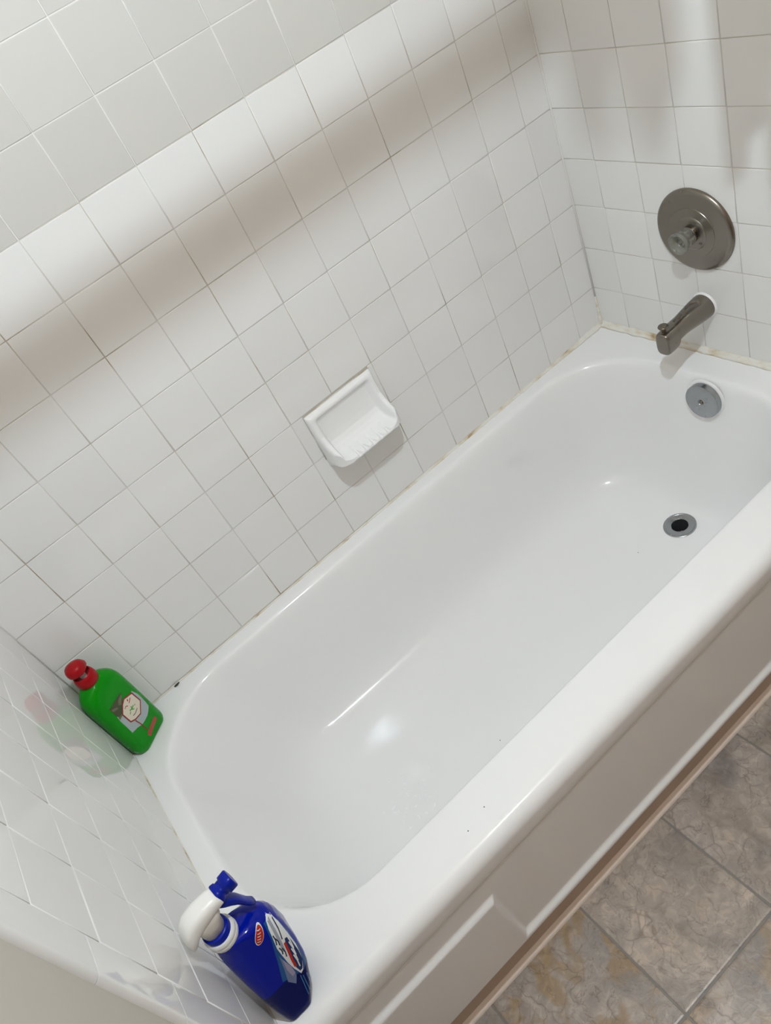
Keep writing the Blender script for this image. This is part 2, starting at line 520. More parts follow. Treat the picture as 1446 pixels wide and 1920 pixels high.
# ------------------------------------------------------------------ bathtub
TL, TR, TB = XL + 0.0008, -0.0008, -0.0008
tub = empty('bathtub', (-0.75, -0.38, FLOOR), 'white enamelled alcove bathtub with panelled apron between the tiled walls', 'bathtub')
def tubpart(name, me, **kw):
    o = obj(name, me, tub, **kw)
    o.matrix_parent_inverse = Matrix.Translation((0.75, 0.38, -FLOOR))
    return o
FRONT = -0.700
def tring(xl, xr, yb, yf, r, z, sag=0.0, n=14, m=10):
    cx, cy = (xl + xr) / 2, (yb + yf) / 2
    pts = rrect((xr - xl) / 2, (yb - yf) / 2, r, z, n, m, cx, cy)
    return [(x, y, zz - sag * 0.012 * (x + 1.30) / 1.1) for x, y, zz in pts]
# z, left, right, back, front, corner radius
TUB = [(0, -1.4635, -0.07, -0.0335, -0.659, 0.2), (-0.0012, -1.46, -0.074, -0.037, -0.6555, 0.198), (-0.0045, -1.456, -0.078, -0.0405, -0.652, 0.196),
       (-0.01, -1.4525, -0.0815, -0.0435, -0.649, 0.194), (-0.018, -1.449, -0.0845, -0.046, -0.6465, 0.192), (-0.03, -1.444, -0.0875, -0.0485, -0.644, 0.19),
       (-0.06, -1.432, -0.093, -0.053, -0.6395, 0.186), (-0.1, -1.416, -0.1, -0.0555, -0.634, 0.182), (-0.15, -1.395, -0.109, -0.059, -0.6275, 0.176),
       (-0.2, -1.372, -0.118, -0.0635, -0.6205, 0.17), (-0.24, -1.352, -0.129, -0.0685, -0.6135, 0.164), (-0.27, -1.333, -0.14, -0.075, -0.6055, 0.158),
       (-0.292, -1.313, -0.1512, -0.085, -0.5945, 0.15), (-0.308, -1.289, -0.164, -0.0995, -0.5795, 0.14), (-0.318, -1.264, -0.178, -0.117, -0.5625, 0.13),
       (-0.324, -1.235, -0.195, -0.14, -0.5405, 0.118), (-0.3265, -1.2, -0.22, -0.172, -0.5125, 0.105)]
rs = [tring(TL, TR, TB, FRONT, 0.001, 0.0), tring(-1.4700, -0.0630, -0.0270, -0.6650, .204, 0.0)]
for z, l, r, b, fr, rad in TUB:
    rs.append(tring(l, r, b, fr, rad, z, sag=(min(1.0, -z / 0.3265)) ** 3))
for t in (0.25, 0.5, 0.75, 0.97):
    l, r, b, fr, rad = TUB[-1][1:]
    cx, cy = (l + r) / 2, (b + fr) / 2
    e = lambda a, c: a * (1 - t) + c * t
    rs.append(tring(e(l, -0.70), e(r, -0.69), e(b, cy + 0.002), e(fr, cy - 0.002), e(rad, 0.001), -0.3268, sag=1.0))
v, f = rings(rs, True, False, True, flip=False)
# apron: profile swept along the length with the raised skirt panel
xs = [TL, -1.40, -1.30, -1.24, -1.20] + [-1.185 + 0.0025 * k for k in range(23)] + [-1.12, -1.05, -0.9, -0.7, -0.5, -0.3, -0.15, TR]
top = [(FRONT, 0.0), (-0.7330, 0.0)]
top += [(-0.7330 - 0.0270 * math.sin(a), -0.0270 + 0.0270 * math.cos(a)) for a in [math.radians(7.5 * k) for k in range(1, 13)]]
top += [(-0.7600, -0.0400), (-0.7600, -0.0520), (-0.7596, -0.0535), (-0.7585, -0.0545), (-0.7560, -0.0550), (-0.7552, -0.0560), (-0.7550, -0.0575), (-0.7556, -0.0590), (-0.7575, -0.0600)]
zs = [-0.0620 - 0.0026 * k for k in range(92)]
ZBOT = zs[-1]
def skirt(x, z):
    # signed distances to the two half planes of the raised skirt: step up to the left of x = -1.155
    edge = -1.1565 - (z + 0.113) * 0.06
    dl, du, dr = edge - x, -0.113 - z, -0.287 - z
    k = 0.006
    a = min(dl, du)
    d = max(a, dr)
    return sstep(-k, k, d)
prev = rs
av = []
for x in xs:
    row = [(x, y, z) for y, z in top]
    for z in zs:
        s = skirt(x, z)
        row.append((x, -0.7578 - 0.0085 * s - 0.001 * sstep(-0.06, -0.3, z), z))
    row.append((x, row[-1][1] + 0.001, ZBOT - 0.0025)); row.append((x, row[-1][1] + 0.004, ZBOT - 0.0035)); row.append((x, -0.72, ZBOT - 0.0035))
    av.append(row)
v2, f2 = rings(av, False, flip=True)
off = len(v)
v += v2; f += [tuple(i + off for i in q) for q in f2]
shell = tubpart('tub_shell', mesh('tub_shell', v, f, M['enamel'], smooth=True))
# the drain: flange with cross-bar glints and a black plug hole
def floor_z(x):
    return -0.3268 - 0.012 * (x + 1.30) / 1.1
DX, DY = -0.2345, -0.3655
dz = floor_z(DX) + 0.0016
DM = Matrix.Translation((DX, DY, dz)) @ Matrix.Rotation(math.radians(-1.7), 4, 'Y')
v, f = lathe([(0.0385, -0.004), (0.0385, 0.0012), (0.0372, 0.0022), (0.0350, 0.0022), (0.0340, 0.0012), (0.0335, 0.0010), (0.0205, 0.0010), (0.0200, 0.0006), (0.0198, -0.006)], 48)
dr = tubpart('drain', mesh('drain', [DM @ Vector(p) for p in v], f, M['chrome']), label='round chrome drain with a black plug hole')
dr.data.set_sharp_from_angle(angle=math.radians(40))
v, f = lathe([(0.0199, -0.0030), (0.0197, 0.0004), (0.0160, 0.0009), (0.010, 0.0014), (0.0001, 0.0017)], 32, False, True)
o = obj('drain_plug', mesh('drain_plug', [DM @ Vector(p) for p in v], f, M['black']), dr)
o['label'] = 'black rubber plug'
for sx in (-1, 1):
    vv, ff = box(sx * 0.0268 - 0.0064, sx * 0.0268 + 0.0064, -0.0009, 0.0009, 0.0006, 0.0020)
    obj('cross_bar', mesh('cross_bar', [DM @ Matrix.Rotation(0.9, 4, 'Z') @ Vector(p) for p in vv], ff, M['chrome'], smooth=False), dr)
# overflow plate with its screw
def frame_from(n, up=Vector((0, 0, 1))):
    n = Vector(n).normalized(); a = up.cross(n).normalized(); b = n.cross(a)
    return Matrix((a, b, n)).transposed().to_4x4()
OV = Matrix.Translation((-0.0920, -0.3700, -0.0480)) @ frame_from((-0.992, -0.02, 0.10))
v, f = lathe([(0.0415, 0.0), (0.0412, 0.0140), (0.0404, 0.0160), (0.0388, 0.0168), (0.025, 0.0174), (0.007, 0.0176), (0.0062, 0.0164), (0.0056, 0.0160), (0.0001, 0.0160)], 56, False, True)
ov = tubpart('overflow_plate', mesh('overflow_plate', [OV @ Vector(p) for p in v], f, M['chrome']), label='round chrome overflow plate with a centre screw')
ov.data.set_sharp_from_angle(angle=math.radians(35))
v, f = lathe([(0.0046, 0.0158), (0.0046, 0.0176), (0.0030, 0.0190), (0.0001, 0.0194)], 20, False, True)
obj('screw', mesh('screw', [OV @ Vector(p) for p in v], f, M['nickel_dark']), ov)
v, f = lathe([(0.0480, -0.001), (0.0480, 0.0008), (0.0440, 0.0022), (0.0405, 0.0024)], 48)
obj('gasket', mesh('gasket', [OV @ Vector(p) for p in v], f, M['ceramic']), ov)
# little dark chips in the enamel
def chip(x, y, z, r):
    v, f = lathe([(r, -0.0004), (r * 0.8, 0.0003), (0.0001, 0.0004)], 9, False, True)
    tubpart('enamel_chip', mesh('enamel_chip', [(x + a * 1.15, y + b, z + c) for a, b, c in v], f, M['chip']))
for x, y in ((-1.0771, -0.7050), (-1.1201, -0.7140)):
    chip(x, y, 0.0, 0.0011)
for x, y in ((-0.9191, -0.4387), (-0.3542, -0.3384)):
    chip(x, y, floor_z(x), 0.0012)

# ------------------------------------------------------------------ caulk beads
def caulk(name, a, b, inward, size):
    a, b, inward = Vector(a), Vector(b), Vector(inward)
    L = (b - a).length; n = int(L / 0.008)
    rs = []
    for k in range(n + 1):
        t = k / n; p = a.lerp(b, t)
        s = size(t) * (1 + 0.25 * noise.noise(p * 40) + 0.15 * noise.noise(p * 150))
        rs.append([p + Vector((0, 0, -0.001)) + inward * s, p + inward * s * 0.62 + Vector((0, 0, s * 0.22)), p + inward * s * 0.28 + Vector((0, 0, s * 0.6)),
                   p + Vector((0, 0, s * 1.05)) + inward * 0.0004, p + Vector((0, 0, s * 1.05)) - inward * 0.003, p - inward * 0.003 + Vector((0, 0, -0.001))])
    v, f = rings(rs, True, True, True)
    return obj(name, mesh(name, v, f, M['caulk'], smooth=True), kind='structure')
t1 = caulk('trim_1', (XL, -0.0005, 0.0003), (0, -0.0005, 0.0003), (0, -1, 0), lambda t: 0.0018 + 0.0035 * sstep(0.25, 0.85, t) + 0.0055 * sstep(0.85, 1.0, t))
caulk('trim_2', (-0.0005, 0, 0.0003), (-0.0005, -0.765, 0.0003), (-1, 0, 0), lambda t: 0.0125 - 0.003 * t)
caulk('trim_3', (XL + 0.0005, -0.76, 0.0003), (XL + 0.0005, 0, 0.0003), (1, 0, 0), lambda t: 0.0010)
# caulk in the corner joint
v, f = tube([(-0.0012, -0.0012, z) for z in (0.0, 0.02, 0.05, 0.09)], [0.0080, 0.0050, 0.0030, 0.0020], 8)
obj('corner_bead', mesh('corner_bead', v, f, M['caulk']), t1)
v, f = tube([(-0.0012, -0.0012, z) for z in (0.085, 0.4, 0.8, 1.42)], 0.0024, 8)
obj('corner_bead', mesh('corner_bead', v, f, M['grout_white']), t1)
v, f = tube([(XL + 0.0008, -0.0008, z) for z in (0.0, 0.5, 1.42)], 0.0012, 8)
obj('corner_bead', mesh('corner_bead', v, f, M['grout_white']), t1)
v, f = tube([(-1.3600, -0.0052, 0.0025), (-1.3540, -0.0058, 0.0035), (-1.3470, -0.0050, 0.004)], [0.0014, 0.0022, 0.0012], 6)
obj('mildew_spot', mesh('mildew_spot', v, f, M['chip']), t1)

# ------------------------------------------------------------------ soap dish
dish = empty('soap_dish', (-0.726, 0.0, 0.21), 'white ceramic soap dish set into the tiled wall above the tub', 'soap dish')
HW, ZT, ZLIP, ZB = 0.0890, 0.3240, 0.2130, 0.1900
def dish_inner(z):
    return lerp_table([(0.1900, 0.0), (0.1985, 0.030), (0.2050, 0.060), (0.2085, 0.0715), (0.2130, 0.0755), (0.2175, 0.0735), (0.2190, 0.068), (0.2200, 0.055), (0.2215, 0.040),
                       (0.2250, 0.026), (0.2320, 0.0150), (0.2420, 0.0085), (0.2560, 0.0055), (0.2800, 0.0042), (0.2980, 0.0042), (0.3040, 0.0060), (0.3085, 0.0105), (0.3130, 0.0135), (0.3180, 0.0120), (0.3215, 0.0080), (0.3235, 0.0030), (0.3240, 0.0)], z)[0]
def dish_rim(z):
    return lerp_table([(0.1900, 0.0), (0.1985, 0.030), (0.2050, 0.060), (0.2085, 0.0715), (0.2130, 0.0755), (0.2200, 0.0745), (0.2300, 0.066), (0.2420, 0.048), (0.2550, 0.031), (0.2700, 0.020),
                       (0.2850, 0.0155), (0.3000, 0.0140), (0.3130, 0.0138), (0.3180, 0.0120), (0.3215, 0.0080), (0.3235, 0.0030), (0.3240, 0.0)], z)[0]
zt = sorted(set([0.19 + 0.002 * k for k in range(68) if 0.19 + 0.002 * k < 0.324] + [0.2050, 0.2068, 0.2085, 0.2096, 0.2108, 0.2119, 0.2130, 0.2141, 0.2152, 0.2164, 0.2175, 0.2183, 0.2190, 0.2195, 0.2200, 0.2207, 0.2215, 0.2225, 0.2237, 0.225, 0.2265, 0.2285, 0.3215, 0.3228, 0.3236, 0.324]))
us = [-1 + 2 * k / 128 for k in range(129)]
rows = []
for z in zt:
    row = []
    for u in us:
        x = u * HW; ax = abs(x)
        side = sstep(HW - 0.0250, HW - 0.0125, ax)                # raised side rims
        d = dish_inner(z) * (1 - side) + max(dish_inner(z), dish_rim(z)) * side
        # side rims round over to the wall
        e = (HW - ax) / 0.0085
        if e < 1:
            e = max(0.0, e); d = d * math.sqrt(max(0.0, 1 - (1 - e) ** 2))
        # rounded front corners of the tray
        rc = 0.046
        if ax > HW - rc and d > 0.0755 - rc:
            t = (ax - (HW - rc)) / rc
            d = min(d, 0.0755 - rc + rc * math.sqrt(max(0.0, 1 - t * t)) + 0.0)
        # drain ribs on the lip of the tray
        if 0.2085 < z < 0.2300 and ax < 0.050:
            w = math.exp(-((z - 0.2172) / 0.0042) ** 2) * sstep(0.050, 0.040, ax)
            d -= 0.0200 * w * (0.5 + 0.5 * math.cos(x * 2 * math.pi / 0.0205)) ** 2.5 * sstep(0.02, 0.05, d)
        row.append((-0.726 + x, -max(d, 0.0) + 0.0005, z))
    rows.append(row)
v, f = rings(rows, False, flip=False)
body = obj('dish_body', mesh('dish_body', v, f, M['ceramic'], smooth=True), dish)
body.matrix_parent_inverse = Matrix.Translation((0.726, 0, -0.21))
v, f = [], []
vs, fs = tube([(-0.726 - HW - 0.001, -0.0008, 0.2095), (-0.726 - HW - 0.0005, -0.0008, 0.27), (-0.726 - HW, -0.0008, 0.324), (-0.726, -0.0008, 0.3252), (-0.726 + HW, -0.0008, 0.324)], 0.0009, 6)
gb = obj('grout_bead', mesh('grout_bead', vs, fs, M['caulk']), dish)
gb.matrix_parent_inverse = Matrix.Translation((0.726, 0, -0.21))

# ------------------------------------------------------------------ shower valve
VC = (0.0, -0.3235, 0.3035)
valve = empty('shower_valve', VC, 'round brushed nickel shower valve with a clear knob on the end wall', 'shower valve')
VM = Matrix.Translation(VC) @ frame_from((-1, 0, 0))
def vpart(name, prof, m, parent, sharp=35, n=72, cap1=True, **kw):
    v, f = lathe(prof, n, False, cap1)
    o = obj(name, mesh(name, [VM @ Vector(p) for p in v], f, m), parent, **kw)
    o.data.set_sharp_from_angle(angle=math.radians(sharp))
    if parent is valve:
        o.matrix_parent_inverse = Matrix.Translation([-c for c in VC])
    return o
esc = vpart('escutcheon', [(0.0895, 0.0), (0.0895, 0.0015), (0.0885, 0.0045), (0.0860, 0.0072), (0.0815, 0.0088), (0.0790, 0.0092), (0.0535, 0.0118), (0.0528, 0.0128), (0.0510, 0.0130), (0.0490, 0.0128),
                           (0.0360, 0.0142), (0.0352, 0.0152), (0.0330, 0.0160), (0.0290, 0.0165), (0.0200, 0.0168), (0.0190, 0.0168)], M['nickel'], valve)
vpart('sleeve', [(0.0185, 0.012), (0.0185, 0.0225), (0.0170, 0.0240), (0.010, 0.0240), (0.0001, 0.0240)], M['nickel_dark'], valve)
KN = [(0.0178, 0.0235), (0.0190, 0.0255), (0.0194, 0.0350), (0.0196, 0.0430), (0.0206, 0.0465), (0.0224, 0.0500), (0.0229, 0.0530), (0.0222, 0.0562), (0.0205, 0.0575), (0.0186, 0.0568), (0.0168, 0.0530), (0.0140, 0.0440), (0.0125, 0.0400), (0.0001, 0.0390)]
v, f = [], []
nn = 60
rsk = []
for r, h in KN:
    ring = []
    for j in range(nn):
        a = 2 * math.pi * j / nn
        fl = 1.0 - (0.055 * (0.5 - 0.5 * math.cos(a * 10)) if 0.024 < h < 0.044 and r > 0.0165 else 0.0)
        ring.append(VM @ Vector((r * fl * math.cos(a), r * fl * math.sin(a), h)))
    rsk.append(ring)
v, f = rings(rsk, True, True, True)
knob = obj('knob', mesh('knob', v, f, M['acrylic']), valve, label='clear fluted acrylic knob')
knob.matrix_parent_inverse = Matrix.Translation([-c for c in VC])
v, f = lathe([(0.0055, 0.0240), (0.0055, 0.0380), (0.0001, 0.0384)], 20, True, True)
obj('knob_screw', mesh('knob_screw', [VM @ Vector(p) for p in v], f, M['nickel']), knob)
for a, rr_ in ((-40, 0.0285), ):
    vv, ff = lathe([(0.0030, 0.015), (0.0030, 0.0180), (0.0018, 0.0190), (0.0001, 0.0192)], 14, False, True)
    o = obj('screw', mesh('screw', [VM @ (Vector((rr_ * math.cos(math.radians(a)), rr_ * math.sin(math.radians(a)), 0)) + Vector(p)) for p in vv], ff, M['nickel_dark']), esc)

# ------------------------------------------------------------------ tub spout
SC = (0.0, -0.3215, 0.1255)
spout = empty('tub_spout', SC, 'brushed nickel tub spout with a pull-up diverter below the valve', 'tub spout')
def sp(o):
    o.matrix_parent_inverse = Matrix.Translation([-c for c in SC]); return o
ST = [(0.000, 0.0, 0.0275, 0.0275), (0.004, 0.0, 0.0282, 0.0282), (0.012, 0.0, 0.0282, 0.0282), (0.035, 0.0005, 0.0262, 0.0266), (0.060, 0.0010, 0.0238, 0.0240), (0.085, 0.0012, 0.0214, 0.0214),
      (0.100, 0.0008, 0.0205, 0.0200), (0.104, 0.0000, 0.0212, 0.0196), (0.106, -0.0035, 0.0240, 0.0194), (0.110, -0.0060, 0.0262, 0.0190), (0.122, -0.0068, 0.0266, 0.0186), (0.134, -0.0072, 0.0262, 0.0180), (0.139, -0.0075, 0.0252, 0.0170), (0.1415, -0.0078, 0.0235, 0.0150), (0.1425, -0.0080, 0.0205, 0.0120)]
def spout_sec(d):
    return lerp_table([(a, b, c, e) for a, b, c, e in ST], d)
ds = sorted(set([0.142 * k / 70 for k in range(71)] + [s[0] for s in ST]))
rsp = []
NS = 64
for d in ds:
    zc, hz, hy = spout_sec(d)
    ex = 1.0 - 0.42 * sstep(0.07, 0.115, d)                       # nose gets boxier
    ring = []
    for j in range(NS):
        a = 2 * math.pi * j / NS
        ca, sa = math.cos(a), math.sin(a)
        y = hy * math.copysign(abs(ca) ** ex, ca); z = hz * math.copysign(abs(sa) ** ex, sa)
        if sa > 0:                                                # teardrop hollow along the top
            t = (d - 0.022) / 0.078
            if 0 < t < 1:
                w = 0.0150 * math.sqrt(max(0.0, 1 - ((t - 0.16) / 0.16) ** 2)) if t < 0.16 else 0.0150 * (1 - (t - 0.16) / 0.84) ** 0.8
                z -= 0.0052 * sstep(0.0, 0.0032, w - abs(y)) * sstep(0, 0.1, sa)
        ring.append((-d, SC[1] + y, SC[2] + zc + z))
    rsp.append(ring)
v, f = rings(rsp, True, False, True, flip=False)
sb = sp(obj('spout_body', mesh('spout_body', v, f, M['nickel']), spout))
sb.data.set_sharp_from_angle(angle=math.radians(60))
v, f = lathe([(0.0045, 0.0), (0.0045, 0.008), (0.0052, 0.0095), (0.0105, 0.0125), (0.0112, 0.0145), (0.0100, 0.0165), (0.0055, 0.0158), (0.0001, 0.0150)], 28, False, True)
kb = sp(obj('diverter_knob', mesh('diverter_knob', [(-0.1300 + a, SC[1] + b, SC[2] + 0.0180 + c) for a, b, c in v], f, M['nickel_dark']), spout))
v, f = lathe([(0.0312, -0.001), (0.0308, 0.0015), (0.0295, 0.0032), (0.0280, 0.0040)], 48)
cb = sp(obj('caulk_ring', mesh('caulk_ring', [Matrix.Translation(SC) @ frame_from((-1, 0, 0)) @ Vector(p) for p in v], f, M['ceramic']), spout, label='white caulk ring at the wall'))

# ------------------------------------------------------------------ decals: thin printed shapes wrapped on a surface
def decal(name, poly, bvh, m, parent, to_world, axis, offset=0.0004, step=0.004):
    """poly: (u, z) points on the label's plane; axis(u, z) -> (origin, direction) of the wrapping ray, in the thing's own space"""
    bm = bmesh.new()
    vs = [bm.verts.new((p[0], p[1], 0)) for p in poly]
    fc = bm.faces.new(vs)
    bmesh.ops.triangulate(bm, faces=[fc])
    for _ in range(4):
        es = [e for e in bm.edges if e.calc_length() > step]
        if not es:
            break
        bmesh.ops.subdivide_edges(bm, edges=es, cuts=1)
        bmesh.ops.triangulate(bm, faces=bm.faces[:])
    verts = []
    for vv in bm.verts:
        o_, d_ = axis(vv.co.x, vv.co.y)
        hit, nn_, _, _ = bvh.ray_cast(o_, d_)
        if hit is None:
            hit, nn_, _, _ = bvh.find_nearest(o_ + d_ * 0.05)
        verts.append(hit - d_ * offset)
    bm.verts.index_update()
    faces = [tuple(x.index for x in q.verts) for q in bm.faces]
    bm.free()
    # wind towards the viewer of the label
    a, b, c = (verts[i] for i in faces[0])
    if (b - a).cross(c - a).dot(axis(0, 0)[1]) > 0:
        faces = [q[::-1] for q in faces]
    return obj(name, mesh(name, verts, faces, m, smooth=True), parent)

def stroke(pts, w):
    L, Rr = [], []
    for i, p in enumerate(pts):
        a = Vector(pts[max(i - 1, 0)]); b = Vector(pts[min(i + 1, len(pts) - 1)])
        d = (b - a).normalized(); n = Vector((-d.y, d.x)) * w / 2
        L.append((p[0] + n.x, p[1] + n.y)); Rr.append((p[0] - n.x, p[1] - n.y))
    return L + Rr[::-1]

def grow(poly, k):
    cx = sum(p[0] for p in poly) / len(poly); cy = sum(p[1] for p in poly) / len(poly)
    return [(cx + (p[0] - cx) * k, cy + (p[1] - cy) * k) for p in poly]

# ------------------------------------------------------------------ green bottle
gt = math.radians(36)
green = empty('soap_bottle', (-1.4535, -0.0640, 0.0), 'green squeeze bottle with a red cap standing in the back corner of the tub rim', 'bottle', rot=(0, 0, gt))
GS = [(0, 0.042, 0.0196, 0.016), (0.0023, 0.0446, 0.0218, 0.018), (0.0069, 0.0467, 0.0235, 0.019), (0.0162, 0.0481, 0.0245, 0.02), (0.0577, 0.0483, 0.0249, 0.021), (0.1154, 0.0483, 0.0251, 0.021), (0.15, 0.0479, 0.0251, 0.021), (0.1639, 0.0467, 0.0247, 0.021), (0.1754, 0.0439, 0.0239, 0.021), (0.1835, 0.0394, 0.0229, 0.0205), (0.1893, 0.0341, 0.0216, 0.02), (0.1939, 0.0278, 0.0202, 0.019), (0.1968, 0.0215, 0.0182, 0.0175), (0.1985, 0.018, 0.0168, 0.016), (0.2043, 0.0165, 0.016, 0.0155)]
rs = [rrect(a, b, c, z, 8, 4) for z, a, b, c in GS]
v, f = rings(rs, True, True, True)
gbody = obj('bottle_body', mesh('bottle_body', v, f, M['green']), green)
gb_bvh = BVHTree.FromPolygons([Vector(p) for p in v], f)
v, f = lathe([(0.0190, 0.1990), (0.0208, 0.2005), (0.0216, 0.2080), (0.0208, 0.2160), (0.0186, 0.2230), (0.0172, 0.2240), (0.0160, 0.2228), (0.0150, 0.2170), (0.0060, 0.2160)], 40)
cap = obj('cap', mesh('cap', v, f, M['red']), green, label='red cap collar')
cap.data.set_sharp_from_angle(angle=math.radians(45))
v, f = lathe([(0.0062, 0.2155), (0.0062, 0.2290), (0.0050, 0.2330), (0.0030, 0.2340)], 20, False, True)
obj('nozzle', mesh('nozzle', v, f, M['nozzle_white']), green, label='white pouring nozzle')
v, f = lathe([(0.0150, 0.0006), (0.0175, 0.0), (0.0192, 0.0010), (0.0200, 0.0050), (0.0196, 0.0110), (0.0172, 0.0165), (0.0120, 0.0200), (0.0060, 0.0212), (0.0001, 0.0214)], 40, True, True)
LM = Matrix.Translation((-0.0010, 0.0010, 0.2320)) @ Matrix.Rotation(math.radians(4), 4, 'Y')
def lid_shape(p):
    k = max(0.0, p[0]) / 0.02
    return Vector((p[0] * (1 + 0.22 * k * sstep(0.016, 0.0, p[2])), p[1] * (1 - 0.25 * k), p[2]))
lid = obj('lid', mesh('lid', [LM @ lid_shape(p) for p in v], f, M['red']), green, label='red flip lid raised open')
lid.data.set_sharp_from_angle(angle=math.radians(50))
def gax(u, z):
    return Vector((u, -0.2, z)), Vector((0, 1, 0))
def gdec(name, poly, m, off):
    return decal(name, poly, gb_bvh, M[m], gbody, None, gax, off)
UO = -0.0085
def gp(l):
    return [(u + UO, z) for u, z in l]
SWEEP = gp([(0.0382, 0.1183), (0.0428, 0.1010), (0.0430, 0.0870), (0.0420, 0.0720), (0.0400, 0.0600), (0.0310, 0.0540), (0.0231, 0.0507), (0.0120, 0.0505), (0.0030, 0.0520), (-0.0086, 0.0593), (-0.0224, 0.0644), (-0.0216, 0.0860), (-0.0214, 0.1038), (-0.0198, 0.1180), (0.0100, 0.1130)])
gdec('label_sweep', SWEEP, 'p_sweep', 0.0003)
gdec('label_leaf', gp([(0.0222, 0.1398), (0.0150, 0.1330), (0.0095, 0.1240), (0.0020, 0.1130), (-0.0090, 0.1080), (-0.0175, 0.1130), (-0.0195, 0.1246), (-0.0190, 0.1370), (-0.0187, 0.1450), (-0.0110, 0.1430), (-0.0046, 0.1440), (0.0080, 0.1425)]), 'p_leaf', 0.0005)
gdec('label_leaf', gp([(0.0205, 0.1385), (0.0110, 0.1300), (0.0040, 0.1240), (-0.0010, 0.1300), (0.0050, 0.1370)]), 'p_leaf2', 0.0007)
gdec('label_leaf', gp([(-0.0170, 0.1400), (-0.0050, 0.1300), (-0.0060, 0.1265), (-0.0175, 0.1330)]), 'p_leaf2', 0.0007)
gdec('label_leaf', gp([(-0.0190, 0.1150), (-0.0080, 0.1120), (-0.0075, 0.1090), (-0.0200, 0.1085)]), 'p_leaf2', 0.0007)
HEX = gp([(0.0346, 0.1162), (0.0359, 0.0874), (0.0250, 0.0780), (0.0166, 0.0700), (0.0011, 0.0748), (-0.0089, 0.0825), (-0.0093, 0.1098), (0.0051, 0.1225), (0.0156, 0.1263)])
gdec('label_badge_rim', grow(HEX, 1.06), 'p_badgerim', 0.0009)
gdec('label_badge', grow(HEX, 0.94), 'p_badge', 0.0011)
gdec('label_stem', stroke(gp([(-0.0007, 0.0732), (0.0017, 0.0543), (0.0019, 0.0342)]), 0.0022), 'p_badgerim', 0.0009)
gdec('label_tag', gp([(0.0309, 0.0345), (0.0335, 0.0290), (0.0310, 0.0235), (0.0150, 0.0205), (-0.0027, 0.0167), (-0.0055, 0.0225), (-0.0025, 0.0298), (0.0140, 0.0320)]), 'p_tag', 0.0006)
for pts, w, m in (([(0.0255, 0.1140), (0.0160, 0.1100)], 0.0020, 'p_badgerim'), ([(0.0195, 0.1190), (0.0170, 0.1150)], 0.0026, 'p_red'), ([(0.0105, 0.1090), (0.0070, 0.1130), (0.0020, 0.1120)], 0.0018, 'p_tag'),
                  ([(0.0190, 0.0980), (0.0120, 0.0960), (0.0060, 0.0990)], 0.0030, 'p_green'), ([(0.0140, 0.1020), (0.0110, 0.0950), (0.0150, 0.0910)], 0.0024, 'p_green'), ([(0.0230, 0.0960), (0.0200, 0.0940)], 0.0020, 'p_green'),
                  ([(0.0060, 0.0960), (0.0010, 0.0930)], 0.0020, 'p_green'), ([(0.0200, 0.0850), (0.0090, 0.0830), (0.0030, 0.0850)], 0.0016, 'p_leaf')):
    gdec('label_print', stroke(gp(pts), w), m, 0.0013)
gdec('label_print', stroke(gp([(0.0232, 0.0081), (0.0140, 0.0070), (0.0037, 0.0072)]), 0.0009), 'p_leaf2', 0.0006)

# ------------------------------------------------------------------ blue spray bottle
BC = Vector((-1.4600, -0.6800, 0.0))
blue = empty('spray_bottle', BC, 'blue spray bottle with a white trigger head on the front corner of the tub rim', 'bottle')
# z, x left, x right, y near, y far, corner radius
BS = [(0.0000, -1.4800, -1.4440, -0.7275, -0.6580, .009), (0.0030, -1.4815, -1.4395, -0.7290, -0.6550, .010), (0.0100, -1.4825, -1.4345, -0.7275, -0.6520, .010), (0.0300, -1.4840, -1.4200, -0.7225, -0.6450, .012), (0.0560, -1.4848, -1.4065, -0.7160, -0.6390, .014),
      (0.0640, -1.4850, -1.4035, -0.7140, -0.6375, .015), (0.0680, -1.4850, -1.4020, -0.7132, -0.6370, .016), (0.0930, -1.4850, -1.3965, -0.7075, -0.6340, .019), (0.1200, -1.4848, -1.3945, -0.7010, -0.6330, .023), (0.1400, -1.4840, -1.3950, -0.6960, -0.6340, .026),
      (0.1530, -1.4825, -1.3985, -0.6930, -0.6360, .028), (0.1630, -1.4805, -1.4060, -0.6910, -0.6390, .026), (0.1720, -1.4785, -1.4190, -0.6895, -0.6430, .0225), (0.1770, -1.4770, -1.4330, -0.6885, -0.6450, .021)]
def bsec(z):
    return lerp_table(BS, z)
rs = []
zz = sorted(set([s[0] for s in BS] + [0.177 * k / 40 for k in range(41)]))
for z in zz:
    a, b, c, d, r = bsec(z)
    rs.append([(p[0] - BC.x, p[1] - BC.y, p[2]) for p in rrect((b - a) / 2, (d - c) / 2, r, z, 5, 4, (a + b) / 2, (c + d) / 2)])
v, f = rings(rs, True, True, True)
zc_ = [sum(v[i][2] for i in q) / len(q) for q in f]
bb_ = obj('bottle_body', mesh('bottle_body', v, f, [M['blue'], M['navy']], True, [1 if z < 0.066 else 0 for z in zc_]), blue)
bb_.data.set_sharp_from_angle(angle=math.radians(60))
bbvh = BVHTree.FromPolygons([Vector(p) for p in v], f)
HX, HY = 0.0025, 0.0135                                           # neck axis, from the bottle's own origin
def hl(prof, n=36, c0=False, c1=False):
    v, f = lathe(prof, n, c0, c1)
    return [(p[0] + HX, p[1] + HY, p[2]) for p in v], f
v, f = hl([(0.0215, 0.1750), (0.0228, 0.1795), (0.0228, 0.1835), (0.0222, 0.1845), (0.0228, 0.1860), (0.0228, 0.1905), (0.0212, 0.1925), (0.0190, 0.1928)])
nr = obj('neck_ring', mesh('neck_ring', v, f, M['nozzle_white']), blue, label='white screw collar')
nr.data.set_sharp_from_angle(angle=math.radians(40))
